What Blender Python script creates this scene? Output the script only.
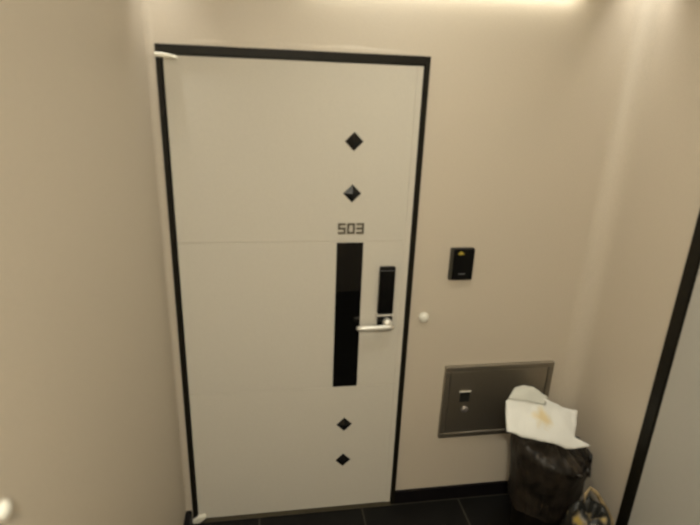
import bpy, bmesh, math, random
from mathutils import Vector, Matrix, noise

D = bpy.data
for o in list(D.objects):
    D.objects.remove(o)
S = bpy.context.scene
COL = S.collection
random.seed(7)

# ------------------------------------------------------------------ camera
CAM_F = 512.28          # focal length in pixels of a 700 px wide frame
yaw, pitch, roll = 0.1676, 0.3356, 0.0386
fw = Vector((math.sin(yaw) * math.cos(pitch), math.cos(yaw) * math.cos(pitch), -math.sin(pitch)))
r0 = Vector((math.cos(yaw), -math.sin(yaw), 0.0))
u0 = r0.cross(fw)
rt = r0 * math.cos(roll) + u0 * math.sin(roll)
up = -r0 * math.sin(roll) + u0 * math.cos(roll)
cd = D.cameras.new('camera')
cd.sensor_fit = 'HORIZONTAL'
cd.sensor_width = 36.0
cd.lens = 36.0 * CAM_F / 700.0
cd.clip_start = 0.02
cd.dof.use_dof = True            # slightly soft phone photo
cd.dof.focus_distance = 30.0
cd.dof.aperture_fstop = 2.4
cam = D.objects.new('camera', cd)
cam.matrix_world = Matrix(((rt.x, up.x, -fw.x, 0.3665),
                           (rt.y, up.y, -fw.y, -1.9815),
                           (rt.z, up.z, -fw.z, 1.996),
                           (0, 0, 0, 1)))
COL.objects.link(cam)
S.camera = cam

# ------------------------------------------------------------------ world, lights, exposure
w = D.worlds.new('world')
S.world = w
w.use_nodes = True
w.node_tree.nodes['Background'].inputs[0].default_value = (0.02, 0.018, 0.015, 1)
w.node_tree.nodes['Background'].inputs[1].default_value = 0.3
S.view_settings.view_transform = 'Standard'
S.view_settings.look = 'None'
S.view_settings.gamma = 1.0
S.view_settings.use_curve_mapping = False
S.view_settings.exposure = -0.03
WARM = (1.0, 0.965, 0.82)
def area(name, loc, sx, sy, power, col=WARM, shape='RECTANGLE', rot=(0, 0, 0)):
    l = D.lights.new(name, 'AREA')
    l.shape = shape
    l.size = sx
    l.size_y = sy
    l.energy = power
    l.color = col
    o = D.objects.new(name, l)
    o.location = loc
    o.rotation_euler = rot
    COL.objects.link(o)
    return o
LAMP_X, LAMP_Y, CEIL = 0.98, -0.75, 2.65
LAMP2_X, LAMP2_Y = 0.30, -2.45
BAR_Z = 2.376
SPOTS = ((0.018, -0.055), (1.775, -0.060))
area('ceiling_lamp_glow', (LAMP_X, LAMP_Y, CEIL - 0.052), 0.26, 0.26, 5.0, WARM, 'DISK')
area('corridor_lamp_glow', (LAMP2_X, LAMP2_Y, CEIL - 0.052), 0.26, 0.26, 37.5, WARM, 'DISK')
for q in SPOTS:
    area('corner_spot_glow', (q[0], q[1], CEIL - 0.026), 0.04, 0.04, 0.5, (1.0, 0.97, 0.88), 'DISK').data.spread = math.radians(50)
area('linear_lamp_glow', (1.02, -0.026, BAR_Z - 0.047), 1.00, 0.016, 0.36, (1.0, 0.97, 0.84), 'RECTANGLE')

# ------------------------------------------------------------------ helpers
def link(name, me, m=None, parent=None, smooth=False):
    if m is not None:
        for k in (m if isinstance(m, (list, tuple)) else [m]):
            me.materials.append(k)
    if smooth:
        for p in me.polygons:
            p.use_smooth = True
    o = D.objects.new(name, me)
    COL.objects.link(o)
    if parent is not None:
        o.parent = parent
    return o

def obj(name, bm, m=None, parent=None, smooth=False, bevel=0.0, seg=2):
    bmesh.ops.recalc_face_normals(bm, faces=bm.faces)
    me = D.meshes.new(name)
    bm.to_mesh(me)
    bm.free()
    o = link(name, me, m, parent, smooth)
    if bevel:
        b = o.modifiers.new('bevel', 'BEVEL')
        b.width = bevel
        b.segments = seg
        b.limit_method = 'ANGLE'
        b.angle_limit = math.radians(35)
    return o

def box(bm, x0, x1, y0, y1, z0, z1):
    v = [bm.verts.new(c) for c in ((x0, y0, z0), (x1, y0, z0), (x1, y1, z0), (x0, y1, z0),
                                   (x0, y0, z1), (x1, y0, z1), (x1, y1, z1), (x0, y1, z1))]
    for f in ((0, 3, 2, 1), (4, 5, 6, 7), (0, 1, 5, 4), (1, 2, 6, 5), (2, 3, 7, 6), (3, 0, 4, 7)):
        bm.faces.new([v[i] for i in f])

def prism(bm, pts, y0, y1):
    """polygon pts in x,z extruded from y0 to y1"""
    a = [bm.verts.new((x, y0, z)) for x, z in pts]
    b = [bm.verts.new((x, y1, z)) for x, z in pts]
    n = len(pts)
    bm.faces.new(a)
    bm.faces.new(b[::-1])
    for i in range(n):
        bm.faces.new((a[i], a[(i + 1) % n], b[(i + 1) % n], b[i]))

def lathe(bm, prof, c, axis='z', n=40):
    """prof: list of (radius, height along axis)"""
    rings = []
    for r, h in prof:
        ring = []
        for k in range(n):
            a = 2 * math.pi * k / n
            p = (r * math.cos(a), r * math.sin(a), h)
            if axis == 'y':       # height runs towards -y (out of the back wall)
                p = (p[0], -p[2], p[1])
            elif axis == 'x':
                p = (p[2], p[0], p[1])
            ring.append(bm.verts.new((c[0] + p[0], c[1] + p[1], c[2] + p[2])))
        rings.append(ring)
    for a, b in zip(rings, rings[1:]):
        for k in range(n):
            bm.faces.new((a[k], a[(k + 1) % n], b[(k + 1) % n], b[k]))
    if prof[0][0] > 1e-5:
        bm.faces.new(rings[0][::-1])
    if prof[-1][0] > 1e-5:
        bm.faces.new(rings[-1])
    bmesh.ops.remove_doubles(bm, verts=bm.verts, dist=1e-6)

def tube(bm, pts, rad, n=10, closed=False):
    pts = [Vector(p) for p in pts]
    rings = []
    for i, p in enumerate(pts):
        t = (pts[min(i + 1, len(pts) - 1)] - pts[max(i - 1, 0)]).normalized()
        s = t.cross(Vector((0, 0, 1)) if abs(t.z) < 0.9 else Vector((1, 0, 0))).normalized()
        q = s.cross(t)
        r = rad[i] if isinstance(rad, (list, tuple)) else rad
        rings.append([bm.verts.new(p + s * r * math.cos(2 * math.pi * k / n) + q * r * math.sin(2 * math.pi * k / n)) for k in range(n)])
    for a, b in zip(rings, rings[1:]):
        for k in range(n):
            bm.faces.new((a[k], a[(k + 1) % n], b[(k + 1) % n], b[k]))
    bm.faces.new(rings[0][::-1])
    bm.faces.new(rings[-1])

def empty(name, loc=(0, 0, 0)):
    o = D.objects.new(name, None)
    o.empty_display_size = 0.05
    o.location = loc
    COL.objects.link(o)
    return o

def tag(o, label=None, cat=None, group=None, kind=None):
    if label: o['label'] = label
    if cat: o['category'] = cat
    if group: o['group'] = group
    if kind: o['kind'] = kind
    return o

# ------------------------------------------------------------------ materials
def mat(name, col, rough=0.6, metal=0.0, spec=0.5, nscale=None, namt=0.0, bump=0.0, bscale=None, col2=None, coat=0.0, aniso=None):
    m = D.materials.new(name)
    m.use_nodes = True
    nt = m.node_tree
    b = nt.nodes['Principled BSDF']
    b.inputs['Base Color'].default_value = (*col, 1)
    b.inputs['Roughness'].default_value = rough
    b.inputs['Metallic'].default_value = metal
    b.inputs['Specular IOR Level'].default_value = spec
    b.inputs['Coat Weight'].default_value = coat
    tc = nt.nodes.new('ShaderNodeTexCoord')
    if nscale:
        mp = nt.nodes.new('ShaderNodeMapping')
        if aniso:
            mp.inputs['Scale'].default_value = aniso
        nt.links.new(tc.outputs['Object'], mp.inputs[0])
        n = nt.nodes.new('ShaderNodeTexNoise')
        n.inputs['Scale'].default_value = nscale
        n.inputs['Detail'].default_value = 5
        nt.links.new(mp.outputs[0], n.inputs['Vector'])
        r = nt.nodes.new('ShaderNodeValToRGB')
        c2 = col2 or tuple(c * (1 - namt) for c in col)
        r.color_ramp.elements[0].position = 0.35
        r.color_ramp.elements[1].position = 0.65
        r.color_ramp.elements[0].color = (*c2, 1)
        r.color_ramp.elements[1].color = (*col, 1)
        nt.links.new(n.outputs['Fac'], r.inputs[0])
        nt.links.new(r.outputs[0], b.inputs['Base Color'])
    if bump:
        n2 = nt.nodes.new('ShaderNodeTexNoise')
        n2.inputs['Scale'].default_value = bscale
        n2.inputs['Detail'].default_value = 4
        nt.links.new(tc.outputs['Object'], n2.inputs['Vector'])
        bp = nt.nodes.new('ShaderNodeBump')
        bp.inputs['Strength'].default_value = bump
        bp.inputs['Distance'].default_value = 0.01
        nt.links.new(n2.outputs['Fac'], bp.inputs['Height'])
        nt.links.new(bp.outputs[0], b.inputs['Normal'])
    return m

def emit(name, col, s):
    m = D.materials.new(name)
    m.use_nodes = True
    b = m.node_tree.nodes['Principled BSDF']
    b.inputs['Base Color'].default_value = (0.9, 0.9, 0.85, 1)
    b.inputs['Emission Color'].default_value = (*col, 1)
    b.inputs['Emission Strength'].default_value = s
    return m

M_WALL = mat('wall_plaster', (0.635, 0.56, 0.455), 0.46, spec=1.0, nscale=260, namt=0.10, bump=0.12, bscale=160)
M_CEIL = mat('ceiling_paint', (0.72, 0.68, 0.60), 0.85, spec=0.2)
M_LEAF = mat('door_paint', (0.65, 0.612, 0.535), 0.5, spec=0.35, nscale=320, namt=0.07, bump=0.03, bscale=220)
M_LEAF2 = mat('side_door_paint', (0.50, 0.485, 0.44), 0.5, spec=0.35, nscale=320, namt=0.07)
M_FRAME = mat('dark_bronze_frame', (0.011, 0.0095, 0.006), 0.45, metal=0.0, spec=0.2, nscale=40, namt=0.25)
M_BASE = mat('black_baseboard', (0.007, 0.006, 0.007), 0.45, spec=0.15)
M_SILL = mat('steel_sill', (0.10, 0.085, 0.055), 0.4, metal=0.7)
M_STUD = mat('black_gloss_stud', (0.008, 0.008, 0.008), 0.12, spec=0.5)
M_GLASS = mat('black_glass', (0.003, 0.003, 0.003), 0.03, spec=0.5)
M_LOCK = mat('lock_black', (0.004, 0.004, 0.004), 0.18, spec=0.3)
M_CHROME = mat('brushed_chrome', (0.88, 0.86, 0.80), 0.42, metal=0.6)
M_DIGIT = mat('pewter_digits', (0.115, 0.10, 0.07), 0.4, metal=0.4)
M_WHITE = mat('white_plastic', (0.80, 0.78, 0.70), 0.35)
M_CREAM = mat('cream_hinge', (0.78, 0.74, 0.62), 0.35)
M_STEEL = mat('dull_stainless', (0.37, 0.335, 0.275), 0.46, metal=0.92, nscale=60, namt=0.12, aniso=(1, 1, 14))
M_STEEL_D = mat('dull_stainless_door', (0.46, 0.42, 0.35), 0.40, metal=0.95, nscale=60, namt=0.12, aniso=(1, 1, 14))
M_KEY = mat('worn_key_lock', (0.42, 0.38, 0.36), 0.45, metal=0.7)
M_HOLE = mat('dark_recess', (0.01, 0.01, 0.009), 0.6)
M_BELL = mat('doorbell_black', (0.004, 0.004, 0.004), 0.4, spec=0.12)
M_BELLS = mat('doorbell_side', (0.045, 0.042, 0.03), 0.5)
M_YEL = mat('yellow_mark', (0.42, 0.33, 0.04), 0.5)
M_GREY = mat('grey_print', (0.16, 0.16, 0.16), 0.5)
M_BIN = mat('dark_brown_bin', (0.014, 0.011, 0.008), 0.55, spec=0.25, nscale=30, namt=0.5, bump=0.2, bscale=60)
M_LINER = mat('dark_bin_liner', (0.034, 0.026, 0.019), 0.40, spec=0.35, nscale=13, col2=(0.006, 0.005, 0.004), bump=0.5, bscale=24)
M_TAN = mat('tan_strap', (0.46, 0.34, 0.18), 0.6, nscale=30, namt=0.5)
M_BAGLIN = M_HOLE

# floor tiles: dark slate with thin grout, 0.503 m grid
def floor_mat():
    m = D.materials.new('dark_slate_tiles')
    m.use_nodes = True
    nt = m.node_tree
    b = nt.nodes['Principled BSDF']
    tc = nt.nodes.new('ShaderNodeTexCoord')
    mp = nt.nodes.new('ShaderNodeMapping')
    mp.inputs['Location'].default_value = (-0.807 + 0.503 * 4, 0.0 + 0.503 * 10 + 0.012, 0)
    nt.links.new(tc.outputs['Object'], mp.inputs[0])
    br = nt.nodes.new('ShaderNodeTexBrick')
    br.offset = 0.0
    br.inputs['Scale'].default_value = 1.0
    br.inputs['Brick Width'].default_value = 0.503
    br.inputs['Row Height'].default_value = 0.503
    br.inputs['Mortar Size'].default_value = 0.0045
    br.inputs['Mortar Smooth'].default_value = 0.3
    br.inputs['Color1'].default_value = (0.008, 0.0078, 0.007, 1)
    br.inputs['Color2'].default_value = (0.010, 0.0095, 0.0085, 1)
    br.inputs['Mortar'].default_value = (0.07, 0.065, 0.05, 1)
    nt.links.new(mp.outputs[0], br.inputs['Vector'])
    n = nt.nodes.new('ShaderNodeTexNoise')
    n.inputs['Scale'].default_value = 9
    n.inputs['Detail'].default_value = 6
    nt.links.new(tc.outputs['Object'], n.inputs['Vector'])
    mx = nt.nodes.new('ShaderNodeMix')
    mx.data_type = 'RGBA'
    mx.blend_type = 'MULTIPLY'
    mx.inputs[0].default_value = 0.6
    nt.links.new(br.outputs['Color'], mx.inputs[6])
    nt.links.new(n.outputs['Fac'], mx.inputs[7])
    nt.links.new(mx.outputs[2], b.inputs['Base Color'])
    b.inputs['Roughness'].default_value = 0.5
    b.inputs['Specular IOR Level'].default_value = 0.15
    return m
M_FLOOR = floor_mat()

# ------------------------------------------------------------------ the setting
XL, XR, YB = -0.034, 1.835, -2.80       # left wall, right wall, rear wall
RL, RR = 0.028, 0.085                    # plaster radius in the two corners
T = 0.12
DW, DH = 0.9634, 2.10                    # door opening incl. frame
D2A, D2B = -1.44, -0.478                 # side door opening along y

def struct(o, label=None, cat=None):
    return tag(o, label, cat, None, 'structure')

bm = bmesh.new(); box(bm, XL - T, XR + T, YB - T, T + 0.05, -0.08, 0.0)
struct(obj('floor', bm, M_FLOOR), 'dark slate tile floor with thin pale grout lines', 'floor')
bm = bmesh.new(); box(bm, XL - T, XR + T, YB - T, T + 0.05, CEIL, CEIL + 0.08)
struct(obj('ceiling', bm, M_CEIL), 'pale painted ceiling above the door', 'ceiling')

# back wall: one sheet with rounded corners, thickness behind it, a hole for the door
def arc(cx, cy, r, a0, a1, n=10):
    return [(cx + r * math.cos(math.radians(a0 + (a1 - a0) * k / n)), cy + r * math.sin(math.radians(a0 + (a1 - a0) * k / n))) for k in range(n + 1)]
left = arc(XL + RL, -RL, RL, 180, 90)
right = arc(XR - RR, -RR, RR, 90, 0)
bm = bmesh.new()
def wall_piece(front, z0, z1, y_back=T):
    pts = front + [(front[-1][0], y_back), (front[0][0], y_back)]
    a = [bm.verts.new((x, y, z0)) for x, y in pts]
    b = [bm.verts.new((x, y, z1)) for x, y in pts]
    n = len(pts)
    bm.faces.new(a); bm.faces.new(b[::-1])
    for i in range(n):
        bm.faces.new((a[i], a[(i + 1) % n], b[(i + 1) % n], b[i]))
x0d, x1d = 0.0, DW
wall_piece(left + [(x0d, 0.0)], 0, CEIL)
wall_piece([(x0d, 0.0), (x1d, 0.0)], DH, CEIL)
wall_piece([(x1d, 0.0)] + right, 0, CEIL)
bmesh.ops.remove_doubles(bm, verts=bm.verts, dist=1e-5)
struct(obj('wall_back', bm, M_WALL), 'beige plaster wall that holds the white entrance door', 'wall')

bm = bmesh.new(); box(bm, XL - T, XL, YB - T, -RL, 0, CEIL)
struct(obj('wall_left', bm, M_WALL), 'beige plaster wall along the left, beside the door hinges', 'wall')
bm = bmesh.new()
box(bm, XR, XR + T, D2B, -RR, 0, CEIL)
box(bm, XR, XR + T, D2A, D2B, DH, CEIL)
box(bm, XR, XR + T, YB - T, D2A, 0, CEIL)
struct(obj('wall_right', bm, M_WALL), 'beige plaster wall on the right, behind the dark bin', 'wall')
bm = bmesh.new(); box(bm, XL, XR, YB - T, YB, 0, CEIL)
struct(obj('wall_front', bm, M_WALL), 'beige plaster wall across the corridor from the entrance door', 'wall')

# plaster lip over the door frame (uneven filler line)
bm = bmesh.new()
n = 60
ra, rb, rc, rd = [], [], [], []
for k in range(n + 1):
    x = 0.02 + (DW - 0.02) * k / n
    fade = min(1.0, k / 14, (n - k) / 10)
    a = 0.026 + 0.008 * noise.noise(Vector((x * 5, 0.3, 0)))
    dp = fade * (0.003 + 0.0016 * noise.noise(Vector((x * 7, 2.1, 0)))) - 0.001
    ra.append(bm.verts.new((x, 0.004, DH + 0.001)))
    rb.append(bm.verts.new((x, -dp, DH + 0.001)))
    rc.append(bm.verts.new((x, -dp * 0.8, DH + a * 0.55)))
    rd.append(bm.verts.new((x, 0.004, DH + a * 1.9)))
for k in range(n):
    for p, q in ((ra, rb), (rb, rc), (rc, rd), (rd, ra)):
        bm.faces.new((p[k], p[k + 1], q[k + 1], q[k]))
bm.faces.new((ra[0], rb[0], rc[0], rd[0])); bm.faces.new((ra[-1], rd[-1], rc[-1], rb[-1]))
struct(obj('trim_1', bm, M_WALL, None, False), 'uneven plaster lip running along the top of the door frame', 'trim')

# skirting
bm = bmesh.new(); box(bm, DW + 0.011, XR - 0.03, -0.012, 0.004, 0, 0.078)
struct(obj('baseboard_back', bm, M_BASE, None, False, 0.003), 'low black skirting between the door and the bin', 'baseboard')
bm = bmesh.new(); box(bm, XL - 0.004, XL + 0.026, YB + 0.02, -0.011, 0, 0.078)
struct(obj('baseboard_left', bm, M_BASE, None, False, 0.003), 'low black skirting at the foot of the left wall', 'baseboard')
bm = bmesh.new(); box(bm, XR - 0.012, XR + 0.004, D2B + 0.006, -0.08, 0, 0.078)
struct(obj('baseboard_right', bm, M_BASE, None, False, 0.003), 'low black skirting on the right wall behind the bags', 'baseboard')

# ------------------------------------------------------------------ entrance door
def door(name):
    return empty(name, (0, 0, 0))
d1 = door('door_1')
struct(d1, 'off-white entrance door numbered 503 in a dark frame', 'door')
JL, JR, JT = 0.014, 0.021, 0.030
bm = bmesh.new()
# U-shaped frame in one piece: jambs, head; stands proud of the wall a little
box(bm, -0.005, JL, -0.010, T - 0.01, 0.0, DH + 0.002)
box(bm, DW - JR + 0.012, DW + 0.012, -0.010, T - 0.01, 0.0, DH + 0.002)
box(bm, JL, DW - JR + 0.012, -0.010, T - 0.01, DH - JT, DH + 0.002)
obj('door_frame', bm, M_FRAME, d1, False, 0.002)
# leaf with two shallow seams and a chamfered lock edge
LX0, LX1, LZ0, LZ1 = JL + 0.005, DW - JR + 0.009, 0.015, DH - JT - 0.003
SEAM = (1.388, 0.702)
bm = bmesh.new()
box(bm, LX0, LX1, -0.0005, 0.045, LZ0, LZ1)
g = 0.0016
zz = [LZ0, SEAM[1] - g, SEAM[1] + g, SEAM[0] - g, SEAM[0] + g, LZ1]
for k in (0, 2, 4):
    box(bm, LX0, LX1, -0.004, 0.002, zz[k], zz[k + 1])
obj('door_leaf', bm, M_LEAF, d1, False, 0.0012)
bm = bmesh.new()
prism(bm, [(LX1 - 0.024, LZ0), (LX1, LZ0), (LX1, LZ1), (LX1 - 0.024, LZ1)], -0.0065, -0.003)
obj('edge_strip', bm, M_LEAF, d1, False, 0.002)
bm = bmesh.new()
box(bm, JL, DW - JR + 0.012, -0.018, T - 0.02, 0.0, 0.006)
box(bm, JL, DW - JR + 0.012, -0.008, T - 0.02, 0.006, 0.011)
obj('door_sill', bm, M_SILL, d1, False, 0.0015)
# diamond studs: low pyramids
def stud(x, z, r=0.036, h=0.011):
    bm = bmesh.new()
    b = [bm.verts.new((x + dx, -0.0035, z + dz)) for dx, dz in ((r, 0), (0, r), (-r, 0), (0, -r))]
    f = [bm.verts.new((x + dx, -0.0065, z + dz)) for dx, dz in ((r, 0), (0, r), (-r, 0), (0, -r))]
    t = bm.verts.new((x, -0.0065 - h, z))
    bm.faces.new(b)
    for i in range(4):
        j = (i + 1) % 4
        bm.faces.new((b[i], b[j], f[j], f[i]))
        bm.faces.new((f[i], f[j], t))
    return obj('diamond_stud', bm, M_STUD, d1)
for x, z in ((0.699, 1.788), (0.699, 1.587), (0.703, 0.499), (0.703, 0.296)):
    stud(x, z)
# long black glass insert
bm = bmesh.new(); box(bm, 0.6435, 0.7535, -0.0062, -0.003, 0.704, 1.383)
gl = obj('glass_strip', bm, M_GLASS, d1, False, 0.0008)
# number 503: wide block digits
def digit(ch, x0, z0, W=0.031, H=0.044, s=0.0075):
    seg = {'a': (0, H - s, W, H), 'g': (0, H / 2 - s / 2, W, H / 2 + s / 2), 'd': (0, 0, W, s),
           'f': (0, H / 2 - s / 2, s, H), 'e': (0, 0, s, H / 2 + s / 2), 'b': (W - s, H / 2 - s / 2, W, H), 'c': (W - s, 0, W, H / 2 + s / 2)}
    use = {'5': 'afgcd', '0': 'abcdef', '3': 'abgcd'}[ch]
    bm = bmesh.new()
    for k, q in enumerate(use):
        a, b, c, e = seg[q]
        dy = 0.00004 * k
        box(bm, x0 + a, x0 + c, -0.0095 + dy, -0.0035, z0 + b, z0 + e)
    return obj('digit', bm, M_DIGIT, d1, False, 0.001)
for k, ch in enumerate('503'):
    digit(ch, 0.6465 + 0.0375 * k, 1.421)
# cream pivot hinge covers at the top and bottom of the hinge side
bm = bmesh.new()
prism(bm, [(JL - 0.020, DH - 0.040), (JL + 0.020, DH - 0.043), (JL + 0.058, DH - 0.044), (JL + 0.050, DH - 0.035), (JL + 0.020, DH - 0.028), (JL - 0.020, DH - 0.026)], -0.022, -0.003)
obj('hinge', bm, M_CREAM, d1, False, 0.004)
bm = bmesh.new()
prism(bm, [(JL - 0.020, 0.004), (JL + 0.012, 0.006), (JL + 0.044, 0.034), (JL + 0.038, 0.046), (JL + 0.006, 0.040), (JL - 0.020, 0.022)], -0.024, -0.003)
obj('hinge', bm, M_CREAM, d1, False, 0.004)
# digital lock: slim black body, chrome band, lower housing with the lever
bm = bmesh.new(); box(bm, 0.826, 0.894, -0.026, -0.0035, 1.064, 1.280)
lock = obj('digital_lock', bm, M_LOCK, d1, False, 0.006, 3)
bm = bmesh.new(); box(bm, 0.828, 0.893, -0.028, -0.0035, 0.984, 1.057)
obj('lower_housing', bm, M_LOCK, lock, False, 0.008, 3)
bm = bmesh.new(); box(bm, 0.825, 0.895, -0.0275, -0.0035, 1.0565, 1.0635)
obj('chrome_band', bm, M_CHROME, lock, False, 0.001)
bm = bmesh.new(); box(bm, 0.828, 0.892, -0.0265, -0.02, 1.2635, 1.2660)
obj('top_seam', bm, M_GREY, lock)
bm = bmesh.new(); lathe(bm, [(0.019, 0.02), (0.0195, 0.045), (0.016, 0.056), (0.0, 0.058)], (0.868, 0, 1.031), 'y', 28)
obj('handle_hub', bm, M_CHROME, lock, True)
bm = bmesh.new()
pts = [(0.894, -0.050, 1.016), (0.872, -0.052, 1.016), (0.84, -0.053, 1.0155), (0.80, -0.053, 1.015), (0.765, -0.053, 1.0145), (0.742, -0.050, 1.014), (0.738, -0.044, 1.014)]
tube(bm, pts, [0.010, 0.0125, 0.012, 0.0115, 0.011, 0.011, 0.009], 14)
obj('lever_handle', bm, M_CHROME, lock, True)

# ------------------------------------------------------------------ side door on the right wall (x = XR plane)
d2 = door('door_2')
struct(d2, 'plain grey side door in a dark frame on the right wall', 'door')
bm = bmesh.new()
box(bm, XR - 0.010, XR + T - 0.01, D2B - 0.047, D2B + 0.003, 0, DH + 0.002)
box(bm, XR - 0.010, XR + T - 0.01, D2A - 0.003, D2A + 0.047, 0, DH + 0.002)
box(bm, XR - 0.010, XR + T - 0.01, D2A + 0.047, D2B - 0.047, DH - JT, DH + 0.002)
obj('door_frame', bm, M_FRAME, d2, False, 0.002)
bm = bmesh.new(); box(bm, XR - 0.003, XR + 0.045, D2A + 0.051, D2B - 0.051, 0.022, DH - JT - 0.003)
obj('door_leaf', bm, M_LEAF2, d2, False, 0.0015)
bm = bmesh.new(); box(bm, XR - 0.012, XR + T - 0.02, D2A + 0.047, D2B - 0.047, 0, 0.014)
obj('door_sill', bm, M_SILL, d2, False, 0.0015)

# ------------------------------------------------------------------ things on the back wall
# doorbell / reader panel
bell = empty('doorbell_panel', (1.182, 0, 1.284))
tag(bell, 'black rectangular doorbell panel with a yellow mark on the wall', 'doorbell')
bm = bmesh.new(); box(bm, -0.050, 0.054, -0.016, 0.001, -0.072, 0.072)
obj('back_box', bm, M_BELLS, bell, False, 0.005, 3)
bm = bmesh.new(); box(bm, -0.038, 0.053, -0.025, -0.012, -0.070, 0.070)
obj('front_panel', bm, M_BELL, bell, False, 0.005, 3)
bm = bmesh.new()
lathe(bm, [(0.008, 0.0245), (0.008, 0.0258), (0.0, 0.0258)], (-0.010, 0, 0.052), 'y', 18)
prism(bm, [(-0.024, 0.047), (0.006, 0.047), (0.003, 0.053), (-0.021, 0.053)], -0.0256, -0.0245)
obj('yellow_icon', bm, M_YEL, bell)
bm = bmesh.new()
xs = -0.012
for wd in (0.004, 0.003, 0.005, 0.003, 0.004, 0.003):
    box(bm, xs, xs + wd, -0.0256, -0.0245, -0.044, -0.0385)
    xs += wd + 0.0015
obj('grey_print', bm, M_GREY, bell)

# round white button
bm = bmesh.new()
lathe(bm, [(0.024, -0.001), (0.024, 0.006), (0.022, 0.012), (0.016, 0.019), (0.008, 0.0225), (0.0, 0.0235)], (0, 0, 0), 'y', 32)
o = obj('wall_button', bm, M_WHITE, None, True)
o.location = (1.041, 0, 1.034)
tag(o, 'small round white domed button on the wall beside the door lock', 'button')

# meter hatch
hx0, hx1, hz0, hz1 = 1.166, 1.706, 0.390, 0.782
hatch = empty('meter_hatch', ((hx0 + hx1) / 2, 0, hz0))
tag(hatch, 'dull stainless steel access hatch low on the back wall', 'access hatch')
HX, HZ = hatch.location.x, hatch.location.z
def hb(bm, x0, x1, y0, y1, z0, z1):
    box(bm, x0 - HX, x1 - HX, y0, y1, z0 - HZ, z1 - HZ)
bm = bmesh.new()
fwid = 0.026
hb(bm, hx0, hx1, -0.020, 0.001, hz0, hz0 + fwid)
hb(bm, hx0, hx1, -0.020, 0.001, hz1 - fwid, hz1)
hb(bm, hx0, hx0 + fwid, -0.020, 0.001, hz0 + fwid, hz1 - fwid)
hb(bm, hx1 - fwid, hx1, -0.020, 0.001, hz0 + fwid, hz1 - fwid)
obj('hatch_frame', bm, M_STEEL, hatch, False, 0.003)
bm = bmesh.new()
hb(bm, hx0 + fwid + 0.002, hx1 - fwid - 0.002, -0.017, -0.002, hz0 + fwid + 0.002, hz1 - fwid - 0.002)
hd = obj('hatch_door', bm, M_STEEL_D, hatch, False, 0.002)
bm = bmesh.new(); hb(bm, 1.250, 1.298, -0.0185, -0.015, 0.590, 0.648)
lt = obj('latch_plate', bm, M_HOLE, hd, False, 0.001)
bm = bmesh.new(); hb(bm, 1.244, 1.302, -0.024, -0.016, 0.645, 0.649)
obj('latch_lip', bm, M_CHROME, lt, False, 0.001)
bm = bmesh.new(); lathe(bm, [(0.017, 0.015), (0.017, 0.022), (0.013, 0.027), (0.0, 0.027)], (1.281 - HX, 0, 0.548 - HZ), 'y', 28)
obj('key_lock', bm, M_KEY, hd, True)

# round button on the left wall, just inside the picture's left edge
bm = bmesh.new()
lathe(bm, [(0.015, -0.001), (0.015, 0.004), (0.0135, 0.007), (0.009, 0.010), (0.004, 0.0115), (0.0, 0.012)], (0, 0, 0), 'x', 32)
o = obj('wall_button', bm, M_WHITE, None, True)
o.location = (XL, -1.309, 1.374)
tag(o, 'small round white button low on the left wall at the left picture edge', 'button')

# ------------------------------------------------------------------ the bin and the rubbish in the corner
bx, by = 1.606, -0.255
tb = empty('trash_bin', (bx, by, 0))
tag(tb, 'dark round bin lined with a crumpled dark bag in the corner', 'bin')
bm = bmesh.new()
lathe(bm, [(0.112, 0.0), (0.115, 0.004), (0.142, 0.46), (0.152, 0.465), (0.152, 0.485), (0.144, 0.485), (0.112, 0.012), (0.0, 0.012)], (0, 0, 0), 'z', 48)
obj('bin_body', bm, M_BIN, tb, True)
# liner: folded over the rim outside, heaped up inside
bm = bmesh.new()
N = 96
prof = [(0.151, 0.20), (0.156, 0.26), (0.160, 0.33), (0.164, 0.40), (0.172, 0.45), (0.178, 0.485), (0.180, 0.505), (0.166, 0.515), (0.148, 0.525), (0.120, 0.535), (0.09, 0.545), (0.06, 0.552), (0.03, 0.556)]
rings = []
for i, (r, h) in enumerate(prof):
    ring = []
    for k in range(N):
        a = 2 * math.pi * k / N
        q = Vector((math.cos(a) * 1.6, math.sin(a) * 1.6, h * 5))
        cr = 0.016 * (abs(noise.noise(q * 2.6)) * 1.8) + 0.010 * abs(noise.noise(q * 5))
        rr = max(r * 0.93 + cr * (0.7 if i < 8 else 2.0), 0.01)
        hh = h + (0.035 * noise.noise(Vector((math.cos(a) * 1.1, math.sin(a) * 1.1, 7.7))) if i == 0 else 0.012 * noise.noise(q * 2.5 + Vector((5, 1, 2))))
        if i > 5:
            hh += -0.022 - (math.cos(a)) * r * 0.38        # heap leans down to the right
        ring.append(bm.verts.new((rr * math.cos(a), rr * math.sin(a), hh)))
    rings.append(ring)
for a, b in zip(rings, rings[1:]):
    for k in range(N):
        bm.faces.new((a[k], a[(k + 1) % N], b[(k + 1) % N], b[k]))
cv = bm.verts.new((0, 0, 0.558))
for k in range(N):
    bm.faces.new((rings[-1][k], rings[-1][(k + 1) % N], cv))
obj('bin_liner', bm, M_LINER, tb, True)

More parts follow.
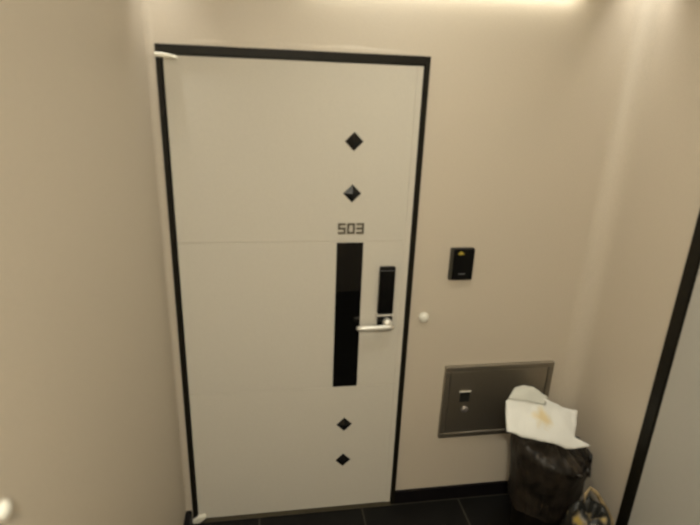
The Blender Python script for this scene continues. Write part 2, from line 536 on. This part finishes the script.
# flattened white paper bag lying on the heap
def paper_mat():
    m = mat('white_paper', (0.80, 0.80, 0.76), 0.75, spec=0.2)
    nt = m.node_tree
    b = nt.nodes['Principled BSDF']
    tc = nt.nodes.new('ShaderNodeTexCoord')
    mp = nt.nodes.new('ShaderNodeMapping')
    mp.inputs['Location'].default_value = (-1.515, 0.285, 0)
    nt.links.new(tc.outputs['Object'], mp.inputs[0])
    vm = nt.nodes.new('ShaderNodeMapping')
    vm.inputs['Scale'].default_value = (9, 13, 0)
    vm.inputs['Rotation'].default_value = (0, 0, math.radians(25))
    nt.links.new(mp.outputs[0], vm.inputs[0])
    n = nt.nodes.new('ShaderNodeTexNoise'); n.inputs['Scale'].default_value = 2.2
    nt.links.new(vm.outputs[0], n.inputs['Vector'])
    ln = nt.nodes.new('ShaderNodeVectorMath'); ln.operation = 'LENGTH'
    nt.links.new(vm.outputs[0], ln.inputs[0])
    ad = nt.nodes.new('ShaderNodeMath'); ad.operation = 'ADD'
    nt.links.new(ln.outputs['Value'], ad.inputs[0]); nt.links.new(n.outputs['Fac'], ad.inputs[1])
    r = nt.nodes.new('ShaderNodeValToRGB')
    e = r.color_ramp.elements
    e[0].position = 0.60; e[0].color = (0.74, 0.62, 0.38, 1)
    e[1].position = 1.10; e[1].color = (0.80, 0.80, 0.76, 1)
    nt.links.new(ad.outputs[0], r.inputs[0])
    nt.links.new(r.outputs[0], b.inputs['Base Color'])
    return m
M_PAPER = paper_mat()
M_PAPER_FLAP = mat('paper_flap', (0.60, 0.60, 0.54), 0.8, spec=0.2)  # greyer tone than the bag body, used on the folded flap
pb = empty('paper_bag')
tag(pb, 'crumpled white paper bag with a faint yellow print on top of the bin', 'paper bag')
def sheet(name, rows, thick, mtl, parent, amp=0.004, sub=6, seed=0.0):
    """rows: grid of 3-D points; refined bilinearly, crumpled slightly and given thickness"""
    R, Cn = len(rows), len(rows[0])
    bm = bmesh.new()
    G = []
    for i in range((R - 1) * sub + 1):
        line = []
        for j in range((Cn - 1) * sub + 1):
            u, v = i / sub, j / sub
            a, c = min(int(u), R - 2), min(int(v), Cn - 2)
            fu, fv = u - a, v - c
            p = (Vector(rows[a][c]) * (1 - fu) * (1 - fv) + Vector(rows[a + 1][c]) * fu * (1 - fv)
                 + Vector(rows[a][c + 1]) * (1 - fu) * fv + Vector(rows[a + 1][c + 1]) * fu * fv)
            p += Vector((0, -0.3, 1)) * amp * (noise.noise(p * 13 + Vector((seed, 0, 0))) - 1.3 * abs(noise.noise(p * 19 + Vector((0, seed, 4)))) + 0.35)
            line.append(bm.verts.new(p))
        G.append(line)
    for i in range(len(G) - 1):
        for j in range(len(G[0]) - 1):
            bm.faces.new((G[i][j], G[i][j + 1], G[i + 1][j + 1], G[i + 1][j]))
    o = obj(name, bm, mtl, parent, True)
    s = o.modifiers.new('thickness', 'SOLIDIFY'); s.thickness = thick; s.offset = 0
    return o
sheet('bag_body', [
    [(1.335, -0.330, 0.651), (1.420, -0.345, 0.626), (1.504, -0.350, 0.602), (1.608, -0.350, 0.562), (1.742, -0.325, 0.535)],
    [(1.340, -0.300, 0.690), (1.430, -0.305, 0.676), (1.520, -0.300, 0.655), (1.620, -0.300, 0.610), (1.668, -0.310, 0.585)],
    [(1.355, -0.250, 0.747), (1.440, -0.250, 0.732), (1.540, -0.245, 0.698), (1.640, -0.240, 0.655), (1.712, -0.245, 0.600)],
    [(1.420, -0.215, 0.762), (1.480, -0.215, 0.757), (1.572, -0.222, 0.712), (1.650, -0.215, 0.672), (1.732, -0.205, 0.636)],
], 0.008, M_PAPER, pb, 0.009)
sheet('folded_flap', [
    [(1.362, -0.252, 0.756), (1.440, -0.252, 0.742), (1.545, -0.246, 0.708)],
    [(1.405, -0.215, 0.785), (1.475, -0.214, 0.774), (1.565, -0.218, 0.720)],
    [(1.462, -0.190, 0.780), (1.505, -0.192, 0.768), (1.575, -0.210, 0.722)],
], 0.004, M_PAPER_FLAP, pb, 0.004, 6, 3.0)

# patterned sack on the floor in front of the bin, with a tan strap
def sack_mat():
    m = D.materials.new('patterned_sack')
    m.use_nodes = True
    nt = m.node_tree
    b = nt.nodes['Principled BSDF']
    tc = nt.nodes.new('ShaderNodeTexCoord')
    n = nt.nodes.new('ShaderNodeTexNoise'); n.inputs['Scale'].default_value = 15; n.inputs['Detail'].default_value = 2.0
    nt.links.new(tc.outputs['Object'], n.inputs['Vector'])
    r = nt.nodes.new('ShaderNodeValToRGB')
    e = r.color_ramp.elements
    e[0].position = 0.56; e[0].color = (0.010, 0.010, 0.008, 1)
    e[1].position = 0.63; e[1].color = (0.20, 0.155, 0.085, 1)
    x = e.new(0.70); x.color = (0.36, 0.26, 0.06, 1)
    nt.links.new(n.outputs['Fac'], r.inputs[0])
    nt.links.new(r.outputs[0], b.inputs['Base Color'])
    b.inputs['Roughness'].default_value = 0.45
    return m
M_SACK = sack_mat()
sk = empty('shopping_bag', (1.640, -0.560, 0))
tag(sk, 'slumped dark bag with yellowish blotches and tan edge, in front of the bin', 'bag')
bm = bmesh.new()
N = 80
prof = [(0.01, 0.0), (0.09, 0.001), (0.110, 0.02), (0.122, 0.07), (0.122, 0.13), (0.112, 0.20), (0.098, 0.26), (0.082, 0.31), (0.060, 0.335), (0.045, 0.325), (0.03, 0.29), (0.01, 0.27)]
rings = []
for i, (r, h) in enumerate(prof):
    ring = []
    for k in range(N):
        a = 2 * math.pi * k / N
        q = Vector((math.cos(a), math.sin(a), h * 6))
        rr = r * (1 + (0.10 * noise.noise(q * 1.6) + 0.07 * noise.noise(q * 4.2)) * (0 if i < 2 else 1))
        hh = h * 1.32 + (0.02 * noise.noise(q * 2 + Vector((3, 3, 3))) if i > 5 else 0)
        ring.append(bm.verts.new((rr * math.cos(a) * 0.94 - 0.022, rr * math.sin(a) * 0.82, max(hh, 0))))
    rings.append(ring)
for a, b in zip(rings, rings[1:]):
    for k in range(N):
        bm.faces.new((a[k], a[(k + 1) % N], b[(k + 1) % N], b[k]))
bm.faces.new(rings[0][::-1]); bm.faces.new(rings[-1])
obj('bag_body', bm, M_SACK, sk, True)
bm = bmesh.new()
pp = [(-0.028, 0.040, 0.420), (-0.018, 0.055, 0.462), (0.000, 0.060, 0.486), (0.031, 0.060, 0.460), (0.063, 0.060, 0.415), (0.097, 0.055, 0.364), (0.128, 0.050, 0.306), (0.138, 0.035, 0.250), (0.125, 0.020, 0.200)]
tube(bm, pp, [0.005, 0.005, 0.006, 0.008, 0.0095, 0.010, 0.010, 0.009, 0.007], 10)
obj('strap', bm, M_TAN, sk, True)

# ------------------------------------------------------------------ lamps
cl = empty('ceiling_light', (LAMP_X, LAMP_Y, CEIL))
tag(cl, 'round flush ceiling light nearest the entrance door', 'ceiling light')
bm = bmesh.new(); lathe(bm, [(0.17, 0.0), (0.17, -0.040), (0.155, -0.046), (0.145, -0.040), (0.0, -0.040)], (0, 0, 0), 'z', 48)
obj('light_housing', bm, M_WHITE, cl, True)
bm = bmesh.new(); lathe(bm, [(0.143, -0.041), (0.138, -0.047), (0.0, -0.049)], (0, 0, 0), 'z', 48)
obj('light_diffuser', bm, emit('lamp_diffuser', WARM, 6.0), cl, True)
ll = empty('linear_light', (1.02, -0.026, BAR_Z))
tag(ll, 'slim linear wall light mounted high above the door', 'wall light')
bm = bmesh.new(); box(bm, -0.55, 0.55, -0.024, 0.027, -0.036, 0.0)
obj('light_housing', bm, M_WHITE, ll, False, 0.003)
bm = bmesh.new(); box(bm, -0.54, 0.54, -0.014, 0.014, -0.044, -0.036)
obj('light_diffuser', bm, emit('linear_diffuser', (1.0, 0.93, 0.74), 3.0), ll, False, 0.003)
cl2 = empty('ceiling_light', (LAMP2_X, LAMP2_Y, CEIL))
tag(cl2, 'round flush ceiling light at the far end of the corridor from the door', 'ceiling light')
for ch in list(cl.children):
    c = ch.copy(); COL.objects.link(c); c.parent = cl2
for (qx, qy), side in zip(SPOTS, ('left', 'right')):
    sp = empty('corner_spotlight', (qx, qy, CEIL))
    tag(sp, 'tiny recessed ceiling spotlight in the corner over the ' + ('door hinges' if side == 'left' else 'bin'), 'spotlight')
    bm = bmesh.new(); lathe(bm, [(0.030, 0.0), (0.030, -0.014), (0.026, -0.018), (0.022, -0.018), (0.022, -0.006), (0.0, -0.006)], (0, 0, 0), 'z', 28)
    obj('spot_ring', bm, M_WHITE, sp, True)
    bm = bmesh.new(); lathe(bm, [(0.021, -0.012), (0.020, -0.016), (0.0, -0.0165)], (0, 0, 0), 'z', 28)
    obj('spot_lens', bm, emit('spot_lens_glow', (1.0, 0.97, 0.88), 4.0), sp, True)
